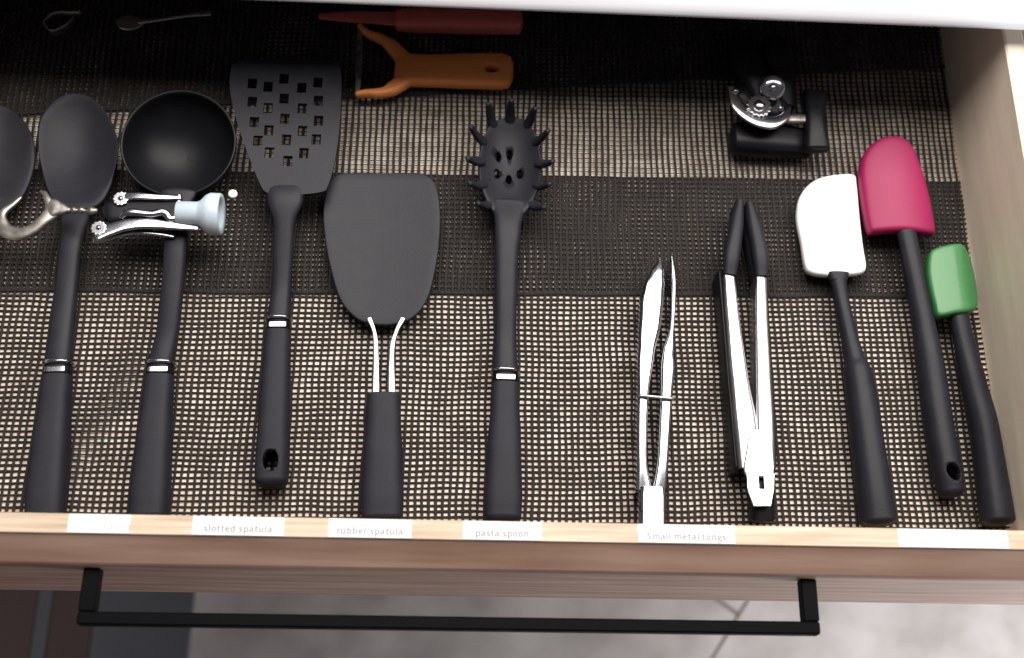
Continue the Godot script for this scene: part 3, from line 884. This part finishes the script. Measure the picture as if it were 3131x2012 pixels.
func make_corkscrew() -> void:
	var t := thing("wing_corkscrew", "chrome wing corkscrew with a milky plastic bell, lying across handles", "corkscrew", Vector3(-0.2997, 0.7800, -0.0638))
	var y := 0.046
	var bell := mb()
	var ax := (Vector3(-0.2290, 0.7960, -0.0709) - Vector3(-0.2619, 0.7960, -0.0709)).normalized()
	var side := ax.cross(Vector3.UP).normalized()
	var bs := Basis(side, ax, side.cross(ax))
	lathe(bell, PackedVector2Array([Vector2(0.0005, 0.0), Vector2(0.0085, 0.0), Vector2(0.0092, 0.0008), Vector2(0.0092, 0.0155), Vector2(0.0105, 0.0185), Vector2(0.0148, 0.0225), Vector2(0.0164, 0.026), Vector2(0.0162, 0.0335), Vector2(0.0152, 0.0345), Vector2(0.0105, 0.033), Vector2(0.0075, 0.022), Vector2(0.0005, 0.021)]), Vector3(-0.2619, 0.7960, -0.0709), bs, 44)
	commit(bell, "bell", M.milky_plastic, t)
	var body := mb()
	loft(body, [[Vector3(-0.2600, 0.7970, -0.0668), 0.002, 0.002], [Vector3(-0.2661, 0.7970, -0.0655), 0.003, 0.0025], [Vector3(-0.2713, 0.7980, -0.0699), 0.0032, 0.003], [Vector3(-0.2811, 0.7980, -0.0681), 0.003, 0.003], [Vector3(-0.2973, 0.7980, -0.0690), 0.0034, 0.003], [Vector3(-0.3028, 0.7970, -0.0654), 0.002, 0.002]], 2.4, 5, 0.002, 0.002, 18)
	loft(body, [[Vector3(-0.3177, 0.7860, -0.0693), 0.0025, 0.0025], [Vector3(-0.2949, 0.7860, -0.0780), 0.003, 0.003], [Vector3(-0.2643, 0.7860, -0.0790), 0.003, 0.003]], 2.0, 5, 0.002, 0.001, 18)
	loft(body, [[Vector3(-0.2625, 0.7920, -0.0874), 0.0022, 0.0024], [Vector3(-0.2615, 0.7920, -0.0732), 0.0022, 0.0024], [Vector3(-0.2597, 0.7920, -0.0609), 0.0022, 0.0024]], 2.4, 4, 0.001, 0.001, 16)
	commit(body, "frame", M.chrome, t)
	for w in [[[Vector3(-0.2451, 0.7940, -0.0590), 0.0022], [Vector3(-0.2631, 0.7965, -0.0594), 0.0034], [Vector3(-0.2826, 0.7980, -0.0600), 0.0044], [Vector3(-0.2985, 0.7980, -0.0583), 0.005], [Vector3(-0.3104, 0.7975, -0.0540), 0.0055], [Vector3(-0.3195, 0.7970, -0.0498), 0.006]], [[Vector3(-0.2643, 0.7880, -0.0543), 0.0016], [Vector3(-0.2765, 0.7900, -0.0563), 0.0028], [Vector3(-0.2962, 0.7910, -0.0563), 0.003], [Vector3(-0.3108, 0.7900, -0.0524), 0.003], [Vector3(-0.3233, 0.7880, -0.0490), 0.0026]], [[Vector3(-0.2608, 0.7940, -0.0847), 0.0018], [Vector3(-0.2761, 0.7950, -0.0842), 0.0027], [Vector3(-0.2941, 0.7950, -0.0847), 0.0033], [Vector3(-0.3062, 0.7940, -0.0837), 0.0044]]]:
		var q := mb()
		var s := []
		for k in w:
			s.append([k[0], k[1], 0.0017])
		loft(q, s, 3.2, 6, 0.001, 0.002, 22)
		commit(q, "wing", M.chrome, t)
	for k in [Vector3(-0.3185, 0.7995, -0.0547), Vector3(-0.3061, 0.7960, -0.0821)]:
		var gear := mb()
		gear_plate(gear, k, 0.0062, 11, 0.003)
		lathe(gear, PackedVector2Array([Vector2(0.0002, 0.0012), Vector2(0.0016, 0.0009), Vector2(0.0021, 0.0), Vector2(0.0021, -0.001)]), k, Basis(), 18)
		commit(gear, "gear", M.chrome, t)
	var barrel := mb()
	loft(barrel, [[Vector3(-0.3182, 0.7880, -0.0719), 0.006, 0.0045], [Vector3(-0.3114, 0.7880, -0.0730), 0.0102, 0.006], [Vector3(-0.2865, 0.7880, -0.0744), 0.0112, 0.006], [Vector3(-0.2627, 0.7880, -0.0752), 0.0112, 0.006]], 3.2, 5, 0.003, 0.001, 26)
	commit(barrel, "barrel", M.nylon_dark, t)  # black colour paints in the dark reflection of a chrome barrel
	var stem := mb()
	loft(stem, [[Vector3(-0.3451, 0.7950, -0.0711), 0.0022, 0.0022], [Vector3(-0.3426, 0.7950, -0.0709), 0.0014, 0.0014], [Vector3(-0.3401, 0.7950, -0.0710), 0.0027, 0.0026], [Vector3(-0.3374, 0.7950, -0.0711), 0.0013, 0.0013], [Vector3(-0.3345, 0.7950, -0.0712), 0.0027, 0.0026], [Vector3(-0.3312, 0.7950, -0.0708), 0.0014, 0.0014], [Vector3(-0.3270, 0.7950, -0.0709), 0.0036, 0.003], [Vector3(-0.3238, 0.7950, -0.0713), 0.0022, 0.002]], 2.0, 6, 0.001, 0.002, 18)
	commit(stem, "toothed_shaft", M.aged_steel, t)
	var op := mb()
	loft(op, [[Vector3(-0.3441, 0.7950, -0.0709), 0.0024, 0.0022], [Vector3(-0.3496, 0.7950, -0.0715), 0.0052, 0.0024], [Vector3(-0.3554, 0.7950, -0.0722), 0.0078, 0.0024], [Vector3(-0.3593, 0.7940, -0.0717), 0.0098, 0.0024]], 2.6, 5, 0.002, 0.002, 20)
	loft(op, [[Vector3(-0.3576, 0.7940, -0.0735), 0.0054, 0.0024], [Vector3(-0.3612, 0.7940, -0.0795), 0.003, 0.0024], [Vector3(-0.3645, 0.7930, -0.0850), 0.0022, 0.0022], [Vector3(-0.3676, 0.7920, -0.0872), 0.0016, 0.0018]], 2.6, 5, 0.002, 0.002, 18)
	loft(op, [[Vector3(-0.3565, 0.7940, -0.0696), 0.006, 0.0024], [Vector3(-0.3632, 0.7940, -0.0609), 0.0046, 0.0024], [Vector3(-0.3712, 0.7930, -0.0534), 0.0046, 0.0024], [Vector3(-0.3814, 0.7920, -0.0508), 0.0058, 0.0024], [Vector3(-0.3913, 0.7910, -0.0554), 0.0058, 0.0024], [Vector3(-0.3951, 0.7900, -0.0683), 0.003, 0.0024], [Vector3(-0.3885, 0.7890, -0.0775), 0.002, 0.002], [Vector3(-0.3847, 0.7880, -0.0835), 0.0014, 0.0016]], 2.6, 6, 0.002, 0.002, 20)
	commit(op, "opener_handle", M.aged_steel, t)

func make_peeler() -> void:
	var t := thing("vegetable_peeler", "orange plastic peeler with a wide forked head", "peeler", Vector3(-0.0484, 0.7500, -0.2393))
	var g := CSGCombiner3D.new()
	g.name = "handle"
	var q := mb()
	loft(q, [[Vector3(-0.0996, 0.7620, -0.2301), 0.016, 0.006], [Vector3(-0.0868, 0.7625, -0.2294), 0.0152, 0.0072], [Vector3(-0.0679, 0.7630, -0.2292), 0.0148, 0.0078], [Vector3(-0.0400, 0.7630, -0.2304), 0.0162, 0.0082], [Vector3(-0.0149, 0.7630, -0.2311), 0.0168, 0.008], [Vector3(-0.0065, 0.7630, -0.2311), 0.0155, 0.0072]], 2.9, 6, 0.003, 0.006, 34)
	q.index()
	q.generate_normals()
	var b := CSGMesh3D.new()
	b.mesh = q.commit()
	b.material = M.orange_plastic
	g.add_child(b)
	var x := CSGCylinder3D.new()
	x.radius = 0.0045
	x.height = 0.05
	x.sides = 28
	x.operation = CSGShape3D.OPERATION_SUBTRACTION
	x.material = M.orange_plastic
	x.transform = Transform3D(Basis.from_scale(Vector3(1.35, 1, 0.95)), Vector3(-0.0199, 0.7700, -0.2292))
	g.add_child(x)
	place(g, t)
	for a in [[Vector3(-0.0932, 0.7625, -0.2373), Vector3(-0.1034, 0.7630, -0.2497), Vector3(-0.1136, 0.7635, -0.2582), Vector3(-0.1264, 0.7640, -0.2633), Vector3(-0.1338, 0.7640, -0.2710)], [Vector3(-0.0926, 0.7625, -0.2203), Vector3(-0.1018, 0.7630, -0.2112), Vector3(-0.1112, 0.7635, -0.2054), Vector3(-0.1248, 0.7640, -0.2039), Vector3(-0.1324, 0.7640, -0.2023)]]:
		var s := mb()
		loft(s, [[a[0], 0.008, 0.0056], [a[1], 0.0066, 0.0052], [a[2], 0.0042, 0.005], [a[3], 0.003, 0.0045], [a[4], 0.0024, 0.004]], 2.5, 6, 0.002, 0.002, 22)
		commit(s, "arm", M.orange_plastic, t)
	var k := mb()
	loft(k, [[Vector3(-0.1337, 0.7640, -0.2696), 0.0022, 0.0012], [Vector3(-0.1328, 0.7642, -0.2361), 0.0032, 0.0014], [Vector3(-0.1322, 0.7640, -0.2029), 0.0022, 0.0012]], 3.0, 6, 0.001, 0.001, 16)
	commit(k, "blade", M.aged_steel, t)

func make_back_things() -> void:
	var t := thing("red_handled_knife", "red handled tool lying at the back behind the orange peeler", "kitchen tool", Vector3(-0.0496, 0.7500, -0.2916))
	var q := mb()
	loft(q, [[Vector3(-0.1018, 0.7640, -0.2785), 0.0095, 0.008], [Vector3(-0.0778, 0.7650, -0.2789), 0.0105, 0.009], [Vector3(-0.0354, 0.7650, -0.2801), 0.0112, 0.0095], [Vector3(0.0022, 0.7640, -0.2819), 0.0108, 0.009]], 2.8, 5, 0.003, 0.005, 26)
	commit(q, "handle", M.red_plastic, t)
	var b := mb()
	loft(b, [[Vector3(-0.1681, 0.7630, -0.2802), 0.003, 0.0012], [Vector3(-0.1343, 0.7640, -0.2804), 0.006, 0.0014], [Vector3(-0.1009, 0.7650, -0.2792), 0.0072, 0.002]], 3.0, 5, 0.002, 0.001, 18)
	commit(b, "blade", M.red_plastic, t)
	t = thing("metal_spoon", "dull metal spoon in the shade at the back left", "spoon", Vector3(-0.3265, 0.7500, -0.2756))
	q = mb()
	plate(q, PackedVector2Array([Vector2(-0.3390, -0.2627), Vector2(-0.3352, -0.2675), Vector2(-0.3266, -0.2692), Vector2(-0.3187, -0.2669), Vector2(-0.3150, -0.2631), Vector2(-0.3177, -0.2584), Vector2(-0.3249, -0.2548), Vector2(-0.3337, -0.2557)]), func(_x, _z): return LINER + 0.02, 0.0025, 0.001)
	commit(q, "bowl", M.chrome, t)
	q = mb()
	loft(q, [[Vector3(-0.3191, 0.7700, -0.2630), 0.0026, 0.0012], [Vector3(-0.2984, 0.7720, -0.2651), 0.0018, 0.0013], [Vector3(-0.2791, 0.7740, -0.2679), 0.002, 0.0014], [Vector3(-0.2600, 0.7750, -0.2707), 0.003, 0.0014]], 2.4, 5, 0.001, 0.002, 16)
	commit(q, "handle", M.chrome, t)
	t = thing("metal_pastry_cutter", "bent metal cutter half lost in the shade at back left corner", "kitchen tool", Vector3(-0.3925, 0.7500, -0.2693))
	q = mb()
	loft(q, [[Vector3(-0.3970, 0.7700, -0.2581), 0.0012, 0.004], [Vector3(-0.3898, 0.7700, -0.2493), 0.0014, 0.004], [Vector3(-0.3788, 0.7710, -0.2536), 0.0014, 0.004], [Vector3(-0.3726, 0.7720, -0.2617), 0.0014, 0.004]], 2.6, 5, 0.001, 0.001, 16)
	loft(q, [[Vector3(-0.3782, 0.7740, -0.2656), 0.0014, 0.003], [Vector3(-0.3675, 0.7740, -0.2664), 0.0014, 0.003]], 2.6, 5, 0.001, 0.001, 16)
	loft(q, [[Vector3(-0.3970, 0.7700, -0.2581), 0.0012, 0.004], [Vector3(-0.3899, 0.7710, -0.2656), 0.0014, 0.004], [Vector3(-0.3790, 0.7720, -0.2670), 0.0014, 0.004]], 2.6, 5, 0.001, 0.001, 16)
	commit(q, "rim", M.aged_steel, t)
	t = thing("black_utensil", "black utensil cut off by the left edge beside the solid spoon", "kitchen utensil", Vector3(-0.4109, 0.7500, -0.1042))
	q = mb()
	plate(q, PackedVector2Array([Vector2(-0.4273, -0.1796), Vector2(-0.4092, -0.1729), Vector2(-0.3942, -0.1551), Vector2(-0.3869, -0.1341), Vector2(-0.3864, -0.1133), Vector2(-0.3917, -0.0926), Vector2(-0.4041, -0.0820), Vector2(-0.4222, -0.0843), Vector2(-0.4384, -0.1055), Vector2(-0.4472, -0.1349), Vector2(-0.4480, -0.1621), Vector2(-0.4399, -0.1763)]), dished(Vector3(-0.4173, 0.7680, -0.1330), 0.02, 0.008, 0.026, 0.05), 0.0035, 0.0015)
	commit(q, "bowl", M.nylon, t)
	q = mb()
	loft(q, [[Vector3(-0.4136, 0.7660, -0.0928), 0.012, 0.003], [Vector3(-0.4145, 0.7680, -0.0602), 0.0085, 0.005], [Vector3(-0.4136, 0.7660, 0.0026), 0.0095, 0.008], [Vector3(-0.4052, 0.7635, 0.1424), 0.013, 0.0125]], 2.6, 5, 0.002, 0.004, 24)
	commit(q, "handle", M.grip, t)
	var bd := mb()
	lathe(bd, PackedVector2Array([Vector2(0.0002, -0.002), Vector2(0.0022, -0.0016), Vector2(0.0038, 0.0), Vector2(0.0035, 0.0014), Vector2(0.0018, 0.0024), Vector2(0.0002, 0.0025)]), Vector3(-0.2247, 0.7760, -0.0989), Basis(), 20)
	var glint_dot := commit(bd, "glint_dot", M.white_silicone, self)  # white dot added to stand in for a glint
	glint_dot.set_meta("label", "tiny white dot standing in for a glint, right of the corkscrew bell")
	glint_dot.set_meta("category", "glint_dot")

func make_can_opener() -> void:
	var t := thing("can_opener", "black can opener with a bright gear head at the back right", "can opener", Vector3(0.2156, 0.7500, -0.2056))
	for a in [[Vector3(0.2115, 0.7800, -0.1934), Vector3(0.2004, 0.7820, -0.2222), Vector3(0.1941, 0.7840, -0.2352), Vector3(0.1940, 0.7840, -0.2523)], [Vector3(0.2267, 0.7760, -0.1965), Vector3(0.2254, 0.7780, -0.2275), Vector3(0.2231, 0.7820, -0.2411), Vector3(0.2225, 0.7820, -0.2556)]]:
		var s := mb()
		loft(s, [[a[0], 0.010, 0.008], [a[1], 0.0135, 0.012], [a[2], 0.0135, 0.012], [a[3], 0.013, 0.0115]], 2.6, 6, 0.003, 0.004, 26)
		commit(s, "handle", M.nylon_dark, t)
	var p := mb()
	plate(p, PackedVector2Array([Vector2(0.1819, -0.2082), Vector2(0.1961, -0.2146), Vector2(0.2131, -0.2185), Vector2(0.2266, -0.2120), Vector2(0.2287, -0.1967), Vector2(0.2244, -0.1833), Vector2(0.2156, -0.1761), Vector2(0.2043, -0.1725), Vector2(0.1937, -0.1771), Vector2(0.1849, -0.1855), Vector2(0.1807, -0.1980)]), func(x, z): return LINER + 0.036 + 0.003 * sin(x * 240.0) * sin(z * 210.0), 0.004, 0.002)
	commit(p, "head_plate", M.nylon_dark, t)
	var c := mb()
	loft(c, [[Vector3(0.1792, 0.7920, -0.2042), 0.0035, 0.0016], [Vector3(0.1836, 0.7920, -0.1874), 0.0056, 0.0018], [Vector3(0.1948, 0.7920, -0.1754), 0.0056, 0.0018], [Vector3(0.2082, 0.7920, -0.1716), 0.0062, 0.0018], [Vector3(0.2209, 0.7910, -0.1770), 0.0046, 0.0016], [Vector3(0.2269, 0.7900, -0.1879), 0.0022, 0.0014]], 2.6, 6, 0.002, 0.002, 18)
	commit(c, "rim_guard", M.chrome, t)
	var g := mb()
	gear_plate(g, Vector3(0.2006, 0.7960, -0.1856), 0.0105, 16, 0.003)
	lathe(g, PackedVector2Array([Vector2(0.0003, 0.0032), Vector2(0.003, 0.003), Vector2(0.0045, 0.0018), Vector2(0.0048, 0.0)]), Vector3(0.2006, 0.7960, -0.1856), Basis(), 26)
	commit(g, "gear_wheel", M.chrome, t)
	var wheel := mb()
	lathe(wheel, PackedVector2Array([Vector2(0.0003, 0.002), Vector2(0.004, 0.0018), Vector2(0.0102, 0.0004), Vector2(0.0104, 0.0), Vector2(0.004, -0.001), Vector2(0.0003, -0.001)]), Vector3(0.2124, 0.7970, -0.2024), Basis(Vector3(1, 0, 0.3).normalized(), 0.55), 32)
	lathe(wheel, PackedVector2Array([Vector2(0.0003, 0.0045), Vector2(0.0022, 0.0042), Vector2(0.0032, 0.003), Vector2(0.0034, 0.001)]), Vector3(0.2124, 0.7970, -0.2024), Basis(Vector3(1, 0, 0.3).normalized(), 0.55), 20)
	commit(wheel, "cutting_wheel", M.chrome, t)
	for k in [Vector3(0.1823, 0.7940, -0.1999), Vector3(0.2194, 0.7930, -0.1857)]:
		var b := mb()
		lathe(b, PackedVector2Array([Vector2(0.0002, 0.0014), Vector2(0.0018, 0.0011), Vector2(0.0026, 0.0)]), k, Basis(Vector3.RIGHT, 0.3), 18)
		commit(b, "rivet", M.chrome, t)
	var k := mb()
	loft(k, [[Vector3(0.2273, 0.7800, -0.1830), 0.0042, 0.003], [Vector3(0.2475, 0.7820, -0.1823), 0.0042, 0.003]], 3.0, 4, 0.001, 0.001, 18)
	commit(k, "axle", M.aged_steel, t)
	var h := mb()
	loft(h, [[Vector3(0.2536, 0.7800, -0.2079), 0.0105, 0.007], [Vector3(0.2503, 0.7820, -0.1824), 0.0082, 0.008], [Vector3(0.2508, 0.7800, -0.1558), 0.0105, 0.007]], 3.2, 6, 0.003, 0.003, 24)
	commit(h, "turning_key", M.nylon_dark, t)
	var b := mb()
	loft(b, [[Vector3(0.1855, 0.7660, -0.1708), 0.013, 0.012], [Vector3(0.2120, 0.7660, -0.1708), 0.0145, 0.012], [Vector3(0.2488, 0.7640, -0.1696), 0.012, 0.01]], 3.0, 6, 0.004, 0.004, 26)
	commit(b, "lower_jaw", M.nylon_dark, t)

func _ready() -> void:
	# camera
	var cam := Camera3D.new()
	cam.name = "camera"
	cam.fov = 30.506
	cam.near = 0.05
	cam.far = 60.0
	cam.transform = Transform3D(Basis(Vector3(0.998489, 0.054603, -0.006255), Vector3(-0.025741, 0.364052, -0.931023), Vector3(-0.048559, 0.929776, 0.364908)), Vector3(-0.04662, 1.64259, 0.35031))
	add_child(cam)
	cam.current = true
	var lens := CameraAttributesPhysical.new()
	lens.frustum_focal_length = 44.0
	lens.frustum_focus_distance = 0.93
	lens.exposure_aperture = 4.0
	cam.attributes = lens
	# surroundings and light
	var we := WorldEnvironment.new()
	we.name = "environment"
	var env := Environment.new()
	env.background_mode = Environment.BG_COLOR
	env.background_color = lin(0.1, 0.1, 0.11)
	env.tonemap_mode = Environment.TONE_MAPPER_LINEAR
	env.tonemap_exposure = 1.0
	env.sdfgi_enabled = true
	env.ssao_enabled = true
	env.ssil_enabled = true
	we.environment = env
	add_child(we)
	var ceiling := AreaLight3D.new()
	ceiling.name = "ceiling_light"
	ceiling.area_size = Vector2(2.3, 1.4)
	ceiling.light_energy = 10.2
	ceiling.light_color = Color(1.0, 0.975, 0.95)
	ceiling.shadow_enabled = true
	ceiling.transform = Transform3D(Basis(Vector3.RIGHT, -PI / 2), Vector3(0.4, 2.45, -0.8))
	add_child(ceiling)
	var low_fill := AreaLight3D.new()  # added low panel out of view, lights only drawer front and floor
	low_fill.name = "low_fill_light"
	low_fill.area_size = Vector2(0.6, 0.5)
	low_fill.light_energy = 1.5
	low_fill.light_color = Color(0.95, 0.97, 1.0)
	low_fill.shadow_enabled = true
	low_fill.transform = Transform3D(Basis.looking_at(Vector3(-0.75, -0.2, -0.4)), Vector3(1.1, 0.45, 0.62))
	add_child(low_fill)
	make_materials()
	make_floor()
	make_cabinet()
	make_rug()
	make_drawer()
	make_liner("rear black open-weave liner, its front edge lapping over the other", -0.58, -0.0306, 0.0013, 0.0004, 0.00115, 0.0026, 4)
	make_liner("front black open-weave liner with bright holes under the handles", -0.137, 0.165, 0.0, 0.00086, 0.00108, 0.0, 7)
	make_liner("added dark liner strip standing in for counter shade, slightly askew at the back", -0.56, -0.222, 0.0027, 0.0006, 0.0012, 0.0012, 12, -0.1)  # extra sheet, its black deepens the counter shade at the back
	make_spoon()
	make_ladle()
	make_slotted_turner()
	make_flexible_turner()
	make_pasta_fork()
	make_small_tongs()
	make_black_tipped_tongs()
	make_white_spatula()
	make_pink_spatula()
	make_green_spatula()
	make_corkscrew()
	make_peeler()
	make_can_opener()
	make_back_things()
